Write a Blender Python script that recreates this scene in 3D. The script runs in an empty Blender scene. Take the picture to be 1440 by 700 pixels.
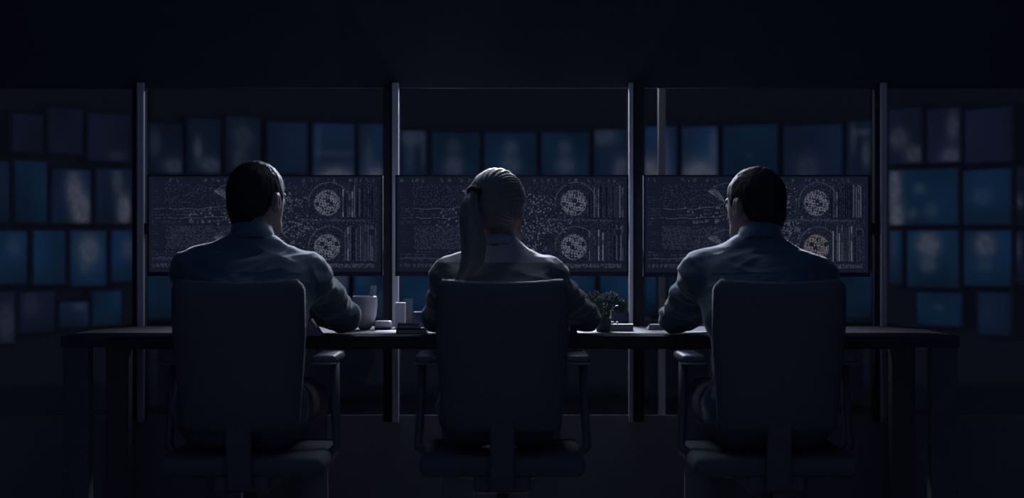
import bpy, bmesh, math, random
import numpy as np
from mathutils import Vector, Matrix, noise
from mathutils.bvhtree import BVHTree

random.seed(7); rng = np.random.default_rng(7)
sc = bpy.context.scene
col = sc.collection
PI = math.pi

# ---------------------------------------------------------------- camera, world, lights, exposure
CAMZ, F = 1.012, 2250.0
cam = bpy.data.cameras.new('camera'); co = bpy.data.objects.new('camera', cam); col.objects.link(co)
co.location = (0, 0, CAMZ); co.rotation_euler = (PI/2, 0, 0)
cam.sensor_width = 36; cam.lens = F/1440*36
cam.dof.use_dof = True; cam.dof.focus_distance = 5.3; cam.dof.aperture_fstop = 1.8
cam.clip_start = .05
sc.camera = co
vs = sc.view_settings
vs.view_transform = 'Standard'; vs.look = 'None'; vs.gamma = 1; vs.use_curve_mapping = False
vs.exposure = -3.0
EM = 8.0                                   # everything that shines is set for this exposure

world = bpy.data.worlds.new('world'); sc.world = world; world.use_nodes = True
bg = world.node_tree.nodes['Background']
bg.inputs[0].default_value = (.052, .059, .124, 1); bg.inputs[1].default_value = EM

def area(name, loc, target, sx, sy, power, color, spread=180):
    l = bpy.data.lights.new(name, 'AREA'); l.shape = 'RECTANGLE'; l.size = sx; l.size_y = sy
    l.energy = power; l.color = color; l.spread = math.radians(spread)
    o = bpy.data.objects.new(name, l); col.objects.link(o); o.location = loc
    d = Vector(target)-Vector(loc); o.rotation_euler = d.to_track_quat('-Z', 'Y').to_euler()
    return o
def point(name, loc, power, color, r=.012):
    l = bpy.data.lights.new(name, 'POINT'); l.energy = power; l.color = color; l.shadow_soft_size = r
    o = bpy.data.objects.new(name, l); col.objects.link(o); o.location = loc
    return o
GREY = (.80, .84, 1.0); BLUE = (.12, .45, 1.0)
area('hidden_rim_light', (.0, 7.6, 2.20), (0, 4.8, 1.12), .9, .25, 300.0, GREY, 56)  # added key light, out of view behind the upper panel, rims the people
area('added_top_light', (.0, 5.46, 1.93), (0, 4.80, 1.08), .7, .12, 14.0, GREY, 105)  # unseen overhead light added for heads and shoulders
area('blue_top_fill', (0, 4.3, 2.85), (0, 4.75, 0), 3.4, 1.0, 14.0, BLUE)  # added blue fill from above for shoulders and upper backs
point('hidden_desk_fill', (-.02, 5.555, .985), 11.0, GREY)  # unseen point lights added behind the monitors for posts and desk
point('hidden_desk_fill', (-.86, 5.555, .985), 1.3, GREY)
point('hidden_desk_fill', (.86, 5.555, .985), .8, (.5, .7, 1))

# ---------------------------------------------------------------- materials
def mat(name, color, rough=.6, metal=0., var=.15, scale=20., bump=0., spec=.5, stretch=(1, 1, 1), coord='Object', sheen=0.):
    m = mat_(name, color, rough, metal, var, scale, bump, spec, stretch, coord)
    if sheen:
        b = m.node_tree.nodes['Principled BSDF']; b.inputs['Sheen Weight'].default_value = sheen; b.inputs['Sheen Roughness'].default_value = .35
    return m
def mat_(name, color, rough=.6, metal=0., var=.15, scale=20., bump=0., spec=.5, stretch=(1, 1, 1), coord='Object'):
    m = bpy.data.materials.new(name); m.use_nodes = True; nt = m.node_tree
    b = nt.nodes['Principled BSDF']
    b.inputs['Roughness'].default_value = rough; b.inputs['Metallic'].default_value = metal
    b.inputs['Specular IOR Level'].default_value = spec
    tc = nt.nodes.new('ShaderNodeTexCoord'); mp = nt.nodes.new('ShaderNodeMapping')
    mp.inputs['Scale'].default_value = stretch
    nz = nt.nodes.new('ShaderNodeTexNoise'); nz.inputs['Scale'].default_value = scale; nz.inputs['Detail'].default_value = 4
    nt.links.new(tc.outputs[coord], mp.inputs[0]); nt.links.new(mp.outputs[0], nz.inputs['Vector'])
    mx = nt.nodes.new('ShaderNodeMix'); mx.data_type = 'RGBA'
    mx.inputs[6].default_value = tuple(c*(1-var) for c in color)+(1,)
    mx.inputs[7].default_value = tuple(min(1, c*(1+var)) for c in color)+(1,)
    nt.links.new(nz.outputs['Fac'], mx.inputs[0]); nt.links.new(mx.outputs[2], b.inputs['Base Color'])
    if bump:
        bp = nt.nodes.new('ShaderNodeBump'); bp.inputs['Strength'].default_value = bump; bp.inputs['Distance'].default_value = .004
        nt.links.new(nz.outputs['Fac'], bp.inputs['Height']); nt.links.new(bp.outputs[0], b.inputs['Normal'])
    return m
M = dict(
    floor=mat('dark_floor', (.2, .2, .22), .55, scale=3),
    ceiling=mat('dark_ceiling', (.12, .125, .15), .9),
    panel=mat('shade_panel', (.055, .055, .07), .8, scale=6),
    plinth=mat('plinth_panel', (.24, .24, .26), .8, scale=6),
    pole=mat('grey_pole', (.09, .09, .105), .6),
    wall=mat('room_wall', (.2, .22, .28), .9),
    post=mat('dark_post', (.04, .042, .055), .95, spec=.1),
    alu=mat('brushed_strip', (.45, .46, .50), .45, .3, scale=60, stretch=(1, 1, .05)),
    desk=mat('desk_top', (.055, .056, .066), .7, spec=.2, scale=12, stretch=(1, 6, 1), bump=.05),
    desk_side=mat('desk_side', (.12, .125, .145), .7),
    bezel=mat('black_plastic', (.03, .032, .05), .55),
    display=mat('display_frame', (.16, .18, .24), .7),
    chair=mat('chair_fabric', (.16, .17, .19), .95, scale=300, bump=.3, spec=.15),
    chair_frame=mat('chair_plastic', (.12, .125, .15), .45),
    rim=mat('chair_rim', (.30, .31, .36), .4),
    skin=mat('skin', (.26, .19, .17), .55, var=.06, scale=30),
    shirt=mat('pale_blue_shirt', (.085, .145, .19), .85, sheen=.6, var=.05, scale=180, bump=.15, spec=.2),
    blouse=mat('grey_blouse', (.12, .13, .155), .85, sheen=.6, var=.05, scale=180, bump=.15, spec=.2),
    trousers=mat('dark_trousers', (.10, .105, .13), .9, scale=200),
    shoe=mat('shoe_leather', (.02, .02, .03), .4),
    hair_dark=mat('dark_hair', (.02, .02, .025), .7, spec=.2, var=.3, scale=120, bump=.5, stretch=(1, 1, .25)),
    hair_blond=mat('blond_hair', (.20, .185, .175), .5, var=.25, scale=90, bump=.5, stretch=(1, 1, .12)),
    band=mat('hair_band', (.015, .015, .02), .8),
    white=mat('white_glaze', (.5, .5, .54), .35, var=.03),
    paper=mat('paper', (.5, .5, .53), .8, var=.03),
    dark_cover=mat('dark_cover', (.03, .032, .05), .5),
    leaf=mat('leaf', (.10, .16, .12), .6, var=.4, scale=40),
    leaf_lit=mat('leaf_lit', (.7, .72, .72), .6, var=.2, scale=40),  # light on the upper leaves painted in as a paler colour
    basket=mat('basket', (.16, .16, .20), .8, var=.5, scale=160, bump=.8),
    navy=mat('navy_plastic', (.04, .06, .13), .5),
    soil=mat('soil', (.03, .025, .02), .9, scale=120, bump=.6),
)
def add_upper_tone(m, z0, color):
    # paler base colour above a set height
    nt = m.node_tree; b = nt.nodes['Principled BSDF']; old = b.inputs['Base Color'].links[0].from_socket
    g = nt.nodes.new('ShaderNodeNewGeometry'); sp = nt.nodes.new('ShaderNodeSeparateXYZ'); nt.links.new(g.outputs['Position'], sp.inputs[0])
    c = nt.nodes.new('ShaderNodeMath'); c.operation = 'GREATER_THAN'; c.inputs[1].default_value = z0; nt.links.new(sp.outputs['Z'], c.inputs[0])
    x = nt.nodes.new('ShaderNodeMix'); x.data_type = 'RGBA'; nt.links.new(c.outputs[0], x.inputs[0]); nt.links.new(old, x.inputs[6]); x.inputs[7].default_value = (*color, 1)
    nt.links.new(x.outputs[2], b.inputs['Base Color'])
add_upper_tone(M['blouse'], .972, (.27, .275, .31))
def glass_mat():
    m = bpy.data.materials.new('clear_glass'); m.use_nodes = True; nt = m.node_tree
    nt.nodes.remove(nt.nodes['Principled BSDF']); out = nt.nodes['Material Output']
    t = nt.nodes.new('ShaderNodeBsdfTransparent'); t.inputs[0].default_value = (.96, .98, 1, 1)
    g = nt.nodes.new('ShaderNodeBsdfGlossy'); g.inputs['Roughness'].default_value = .02
    f = nt.nodes.new('ShaderNodeFresnel'); f.inputs[0].default_value = 1.3
    x = nt.nodes.new('ShaderNodeMixShader')
    nt.links.new(f.outputs[0], x.inputs[0]); nt.links.new(t.outputs[0], x.inputs[1]); nt.links.new(g.outputs[0], x.inputs[2])
    nt.links.new(x.outputs[0], out.inputs[0]); return m
M['glass'] = glass_mat()
def screen_mat(name, strength=EM):
    m = bpy.data.materials.new(name); m.use_nodes = True; nt = m.node_tree
    nt.nodes.remove(nt.nodes['Principled BSDF']); out = nt.nodes['Material Output']
    a = nt.nodes.new('ShaderNodeAttribute'); a.attribute_name = 'picture'
    e = nt.nodes.new('ShaderNodeEmission'); e.inputs[1].default_value = strength
    nt.links.new(a.outputs['Color'], e.inputs[0]); nt.links.new(e.outputs[0], out.inputs[0]); return m
M['screen'] = screen_mat('lit_screen')

# ---------------------------------------------------------------- helpers
def X(px, D): return (px-720)/F*D
def Z(py, D): return CAMZ-(py-350)/F*D
def lin(c): return np.where(np.asarray(c) <= .04045*255, np.asarray(c)/255/12.92, ((np.asarray(c)/255+.055)/1.055)**2.4)

def link(name, me, m, parent=None, smooth=False, kind=None):
    o = bpy.data.objects.new(name, me); col.objects.link(o)
    if m is not None: me.materials.append(m)
    if smooth:
        for p in me.polygons: p.use_smooth = True
    if parent is not None:
        o.parent = parent
        if parent.parent is None: o.matrix_parent_inverse = Matrix.Translation(-parent.location)
    if kind: o['kind'] = kind
    return o
def empty(name, loc, label, cat, group=None):
    o = bpy.data.objects.new(name, None); col.objects.link(o); o.location = loc; o.empty_display_size = .1
    o['label'] = label; o['category'] = cat
    if group: o['group'] = group
    return o
def tag(o, label, cat, group=None):
    o['label'] = label; o['category'] = cat
    if group: o['group'] = group
    return o
def me_bm(name, bm):
    me = bpy.data.meshes.new(name); bmesh.ops.recalc_face_normals(bm, faces=bm.faces); bm.to_mesh(me); bm.free(); return me
def box_bm(bm, c, s, rot=None, bevel=0.):
    r = bmesh.ops.create_cube(bm, size=1)
    mtx = Matrix.Translation(c) @ (rot if rot else Matrix.Identity(4)) @ Matrix.Diagonal((*s, 1))
    bmesh.ops.transform(bm, matrix=mtx, verts=r['verts'])
    if bevel:
        es = list({e for v in r['verts'] for e in v.link_edges})
        bmesh.ops.bevel(bm, geom=es, offset=bevel, segments=3, affect='EDGES', profile=.5)
def box(name, c, s, m, parent=None, rot=None, bevel=0., kind=None):
    bm = bmesh.new(); box_bm(bm, c, s, rot, bevel)
    return link(name, me_bm(name, bm), m, parent, smooth=False, kind=kind)
def box2(name, lo, hi, m, parent=None, bevel=0., kind=None):
    return box(name, [(a+b)/2 for a, b in zip(lo, hi)], [b-a for a, b in zip(lo, hi)], m, parent, None, bevel, kind)
def lathe_bm(bm, prof, c, n=32, squash=1.):
    rings = []
    for r, z in prof:
        rings.append([bm.verts.new((c[0]+r*math.cos(2*PI*i/n), c[1]+squash*r*math.sin(2*PI*i/n), c[2]+z)) for i in range(n)])
    for a, b in zip(rings, rings[1:]):
        for i in range(n): bm.faces.new((a[i], a[(i+1) % n], b[(i+1) % n], b[i]))
    bm.faces.new(rings[0][::-1]); bm.faces.new(rings[-1])
def lathe(name, prof, c, m, parent=None, n=32, squash=1.):
    bm = bmesh.new(); lathe_bm(bm, prof, c, n, squash); return link(name, me_bm(name, bm), m, parent, smooth=True)
def tube_bm(bm, pts, rad, n=8, closed=False):
    pts = [Vector(p) for p in pts]; rad = [float(r) for r in rad] if hasattr(rad, '__len__') else [float(rad)]*len(pts)
    rings = []; N = len(pts); up = None
    for i, p in enumerate(pts):
        t = (pts[(i+1) % N]-pts[i-1]) if closed else (pts[min(i+1, N-1)]-pts[max(i-1, 0)])
        t.normalize()
        if up is None: up = Vector((0, 0, 1)) if abs(t.z) < .9 else Vector((1, 0, 0))
        a = t.cross(up).normalized(); b = a.cross(t).normalized(); up = b
        rings.append([bm.verts.new(p+rad[i]*(math.cos(2*PI*k/n)*a+math.sin(2*PI*k/n)*b)) for k in range(n)])
    for i in range(N if closed else N-1):
        A, B = rings[i], rings[(i+1) % N]
        for k in range(n): bm.faces.new((A[k], A[(k+1) % n], B[(k+1) % n], B[k]))
    if not closed: bm.faces.new(rings[0][::-1]); bm.faces.new(rings[-1])
def tube(name, pts, rad, m, parent=None, n=10, closed=False):
    bm = bmesh.new(); tube_bm(bm, pts, rad, n, closed); return link(name, me_bm(name, bm), m, parent, smooth=True)
def copy_tree(o, off, parent=None):
    c = o.copy(); col.objects.link(c)
    for k in ('label', 'category', 'group'):
        if parent is not None and k in c.keys(): del c[k]
    if parent is None: c.location = o.location+Vector(off)
    else: c.parent = parent; c.matrix_parent_inverse = o.matrix_parent_inverse
    for ch in list(o.children): copy_tree(ch, off, c)
    return c

# ---------------------------------------------------------------- signed distance fields meshed with surface nets
def smin(a, b, k):
    h = np.clip(.5+.5*(b-a)/k, 0, 1); return b+(a-b)*h-k*h*(1-h)
class Field:
    def __init__(s, lo, hi, h):
        s.lo = np.array(lo, float); s.h = h
        s.n = np.ceil((np.array(hi)-s.lo)/h).astype(int)+1
        s.d = np.full(s.n, .2, np.float32)
        s.ax = [s.lo[i]+h*np.arange(s.n[i]) for i in range(3)]
    def sub(s, lo, hi):
        a = np.clip(np.floor((np.array(lo)-s.lo)/s.h).astype(int), 0, s.n-1); b = np.clip(np.ceil((np.array(hi)-s.lo)/s.h).astype(int)+1, 1, s.n)
        sl = tuple(slice(int(x), int(y)) for x, y in zip(a, b))
        g = [s.ax[0][sl[0]][:, None, None], s.ax[1][sl[1]][None, :, None], s.ax[2][sl[2]][None, None, :]]
        return sl, g
    def cap(s, a, b, ra, rb, k=.02, sy=1., xf=None, cut=False):
        """tapered limb from a to b; sy flattens it front to back; xf = (centre, 3x3) of a turned local frame"""
        a = np.array(a, float); b = np.array(b, float)
        if xf is None: wa, wb = a, b
        else: wa, wb = xf[0]+xf[1] @ a, xf[0]+xf[1] @ b
        m = max(ra, rb)+k+.03
        sl, g = s.sub(np.minimum(wa, wb)-m, np.maximum(wa, wb)+m)
        if xf is not None:
            q = [g[i]-xf[0][i] for i in range(3)]; R = xf[1].T
            g = [R[i, 0]*q[0]+R[i, 1]*q[1]+R[i, 2]*q[2] for i in range(3)]
        S = np.array([1, 1/sy, 1]); a = a*S; b = b*S; ab = b-a; L = max(1e-9, ab @ ab)
        x, y, z = g[0]-a[0], g[1]/sy-a[1], g[2]-a[2]
        t = np.clip((x*ab[0]+y*ab[1]+z*ab[2])/L, 0, 1)
        d = np.sqrt((x-t*ab[0])**2+(y-t*ab[1])**2+(z-t*ab[2])**2)-(ra+(rb-ra)*t)
        s.put(sl, d, k, cut)
    def ell(s, c, r, k=.02, xf=None, cut=False):
        c = np.array(c, float); r = np.array(r, float); w = c if xf is None else xf[0]+xf[1] @ c
        m = r.max()+k+.03
        sl, g = s.sub(w-m, w+m)
        if xf is not None:
            q = [g[i]-xf[0][i] for i in range(3)]; R = xf[1].T
            g = [R[i, 0]*q[0]+R[i, 1]*q[1]+R[i, 2]*q[2] for i in range(3)]
        p = [(g[i]-c[i]) for i in range(3)]
        k0 = np.sqrt((p[0]/r[0])**2+(p[1]/r[1])**2+(p[2]/r[2])**2)
        k1 = np.sqrt((p[0]/r[0]**2)**2+(p[1]/r[1]**2)**2+(p[2]/r[2]**2)**2)+1e-9
        s.put(sl, k0*(k0-1)/k1, k, cut)
    def put(s, sl, d, k, cut=False):
        if cut: s.d[sl] = -smin(-s.d[sl], d, k)
        else: s.d[sl] = smin(s.d[sl], d.astype(np.float32), k)
    def mesh(s, name):
        d = s.d; S = d < 0; n = d.shape
        acc = np.zeros((n[0]*n[1]*n[2], 3), np.float32) if False else {}
        ids = []; pos = []; quads = []
        def cid(i, j, k): return (i*n[1]+j)*n[2]+k
        for axis in range(3):
            A = [slice(None)]*3; B = [slice(None)]*3; A[axis] = slice(0, -1); B[axis] = slice(1, None)
            e = S[tuple(A)] != S[tuple(B)]
            idx = np.argwhere(e)
            o1, o2 = (axis+1) % 3, (axis+2) % 3
            ok = (idx[:, o1] > 0) & (idx[:, o2] > 0) & (idx[:, o1] < n[o1]-1) & (idx[:, o2] < n[o2]-1)
            idx = idx[ok]; i2 = idx.copy(); i2[:, axis] += 1
            da = d[tuple(idx.T)]; db = d[tuple(i2.T)]; t = da/(da-db)
            p = idx.astype(np.float64); p[:, axis] += t
            cells = []
            for (u, v) in ((-1, -1), (0, -1), (0, 0), (-1, 0)):
                c = idx.copy(); c[:, o1] += u; c[:, o2] += v
                cc = cid(c[:, 0], c[:, 1], c[:, 2]); cells.append(cc); ids.append(cc); pos.append(p)
            q = np.stack(cells, 1); fl = da > 0; q[fl] = q[fl][:, ::-1]; quads.append(q)
        ids = np.concatenate(ids); pos = np.concatenate(pos); quads = np.concatenate(quads)
        u, inv = np.unique(ids, return_inverse=True)
        cnt = np.bincount(inv); V = np.stack([np.bincount(inv, pos[:, i])/cnt for i in range(3)], 1)*s.h+s.lo
        Q = np.searchsorted(u, quads)
        me = bpy.data.meshes.new(name); me.vertices.add(len(V)); me.vertices.foreach_set('co', V.ravel())
        me.loops.add(Q.size); me.loops.foreach_set('vertex_index', Q.ravel().astype(np.int32))
        me.polygons.add(len(Q)); me.polygons.foreach_set('loop_start', np.arange(0, Q.size, 4, dtype=np.int32))
        me.update(calc_edges=True); me.validate()
        return me
def displace(me, fn):
    n = len(me.vertices); V = np.empty(n*3); me.vertices.foreach_get('co', V); V = V.reshape(-1, 3)
    N = np.empty(n*3); me.vertices.foreach_get('normal', N); N = N.reshape(-1, 3)
    for i in range(n): V[i] += N[i]*fn(V[i], N[i])
    me.vertices.foreach_set('co', V.ravel()); me.update()

def yaw_m(yaw, pitch=0., roll=0.):
    return np.array(Matrix.Rotation(yaw, 3, 'Z') @ Matrix.Rotation(pitch, 3, 'X') @ Matrix.Rotation(roll, 3, 'Y'))

# ================================================================ THE SETTING
box2('floor', (-4.2, -.5, -.05), (4.2, 12.3, 0), M['floor'], kind='structure')
for nm, x_ in (('wall_left', -4.25), ('wall_right', 4.2)):
    box2(nm, (x_, -.5, 0), (x_+.05, 12.3, 3.0), M['wall'], kind='structure')
box2('ceiling', (-4.2, -.5, 3.0), (4.2, 12.3, 3.05), M['ceiling'], kind='structure')
PD = 5.70                                   # the glass partition behind the desk
box2('trim_1', (-4.2, PD-.004, 1.585), (4.2, PD+.014, 3.0), M['panel'], kind='structure')      # dark panel added over the glass for the darkness up there
box2('trim_2', (-4.2, PD+.004, 0), (4.2, PD+.014, .42), M['plinth'], kind='structure')           # low wall under it
posts = [(186, 194, 194, 204), (539, 552, 552, 561), (890, 906, 884, 890), (1230, 1237, 1237, 1246)]
n = 3
edges = []
for (b0, b1, s0, s1) in posts:
    D = PD-.03
    box2('trim_%d' % n, (X(min(b0, s0+1), D), D, .40), (X(max(b1, s1-1), D), PD+.0135, 1.60), M['post'], kind='structure'); n += 1
    o = box2('trim_%d' % n, (X(s0, D), D-.022, .40), (X(s1, D), D, 1.60), M['alu'], bevel=.003, kind='structure'); n += 1
    edges.append((X(min(b0, s0), D), X(max(b1, s1), D)))
xs = [(-4.2, edges[0][0])]+[(edges[i][1], edges[i+1][0]) for i in range(3)]+[(edges[3][1], 4.2)]
for i, (a, b) in enumerate(xs):
    g = box2('window_%d' % (i+1), (a, PD+.005, .42), (b, PD+.013, 1.585), M['glass'], kind='structure')
# slim column beyond the glass on the right, and the steel rail that carries the monitors
Dc = 6.6
box2('trim_%d' % n, (X(926, Dc), Dc, 0), (X(936, Dc), Dc+.03, 3.0), M['pole'], kind='structure'); n += 1
for a, b in ((edges[0][1], edges[1][0]), (edges[1][1], edges[2][0]), (edges[2][1], edges[3][0])):
    box2('trim_%d' % n, (a, PD-.045, Z(322, PD)-.02), (b, PD-.01, Z(322, PD)+.02), M['post'], kind='structure'); n += 1

# back wall: a shallow curve that carries the displays
def WD(px): return 11.0-1.7*((px-720)/720.)**2
bm = bmesh.new(); prev = None
for px in range(-160, 1601, 40):
    D = WD(px)+.14; v = [bm.verts.new((X(px, D), D, z)) for z in (0, 3.0)]+[bm.verts.new((X(px, D+.1), D+.1, z)) for z in (3.0, 0)]
    if prev:
        for k in range(4): bm.faces.new((prev[k], prev[(k+1) % 4], v[(k+1) % 4], v[k]))
    prev = v
link('wall_back', me_bm('wall_back', bm), M['wall'], kind='structure')

# ================================================================ WALL DISPLAYS beyond the glass
TEAL = np.array([10, 33, 56.]); DEEP = np.array([11, 23, 40.]); DIM = np.array([12, 15, 29.]); GREYC = np.array([66, 66, 76.])
def picture(base, blobs, w=22, h=22, fade=.35, seed=0):
    r = np.random.default_rng(seed)
    yy, xx = np.mgrid[0:h, 0:w]; u = xx/(w-1); v = yy/(h-1)
    img = np.ones((h, w, 3))*base
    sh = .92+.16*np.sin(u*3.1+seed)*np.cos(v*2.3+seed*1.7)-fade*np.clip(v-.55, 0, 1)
    img *= sh[..., None]
    for (cx, cy, rx, ry, s) in blobs:
        g = np.clip(1.5*np.exp(-((u-cx)/rx)**2-((v-cy)/ry)**2), 0, 1)*s
        spk = g*(.65+.5*r.random((h, w)))
        img = img+(GREYC-img)*np.clip(spk, 0, 1)[..., None]
    return lin(np.clip(img, 6, 255))
def wall_display(x0, y0, x1, y1, base, blobs, label, group, name='wall_display', seed=0, fade=.35):
    Da, Db = WD(x0), WD(x1); Dm = WD((x0+x1)/2)
    A = Vector((X(x0, Da), Da, 0)); B = Vector((X(x1, Db), Db, 0)); zt, zb = Z(y0, Dm), Z(y1, Dm)
    ux = (B-A); wdt = ux.length; ux.normalize(); fr = Vector((ux.y, -ux.x, 0)); fr = -fr if fr.y > 0 else fr
    c = (A+B)/2
    root = empty(name, (c.x, c.y, zb), label, 'screen', group)
    rot = Matrix.Rotation(math.atan2(ux.y, ux.x), 4, 'Z')
    cc = c-fr*.075; cc.z = (zt+zb)/2
    box('housing', cc, (wdt, .13, zt-zb), M['display'], root, rot, .006)
    img = picture(np.array(base), blobs, seed=seed, fade=fade); h, w, _ = img.shape
    m = .012
    verts = []; f = []; cl = []
    for j in range(h):
        for i in range(w):
            p = c+ux*((i/(w-1)-.5)*(wdt-2*m))-fr*.002+fr*.006
            verts.append((p.x, p.y, zt-m-(zt-zb-2*m)*j/(h-1))); cl += list(img[j, i])+[1.]
    for j in range(h-1):
        for i in range(w-1): a = j*w+i; f.append((a, a+w, a+w+1, a+1))
    me = bpy.data.meshes.new('screen'); me.from_pydata(verts, [], f)
    at = me.color_attributes.new('picture', 'FLOAT_COLOR', 'POINT'); at.data.foreach_set('color', cl)
    link('screen', me, M['screen'], root)
    return root

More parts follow.
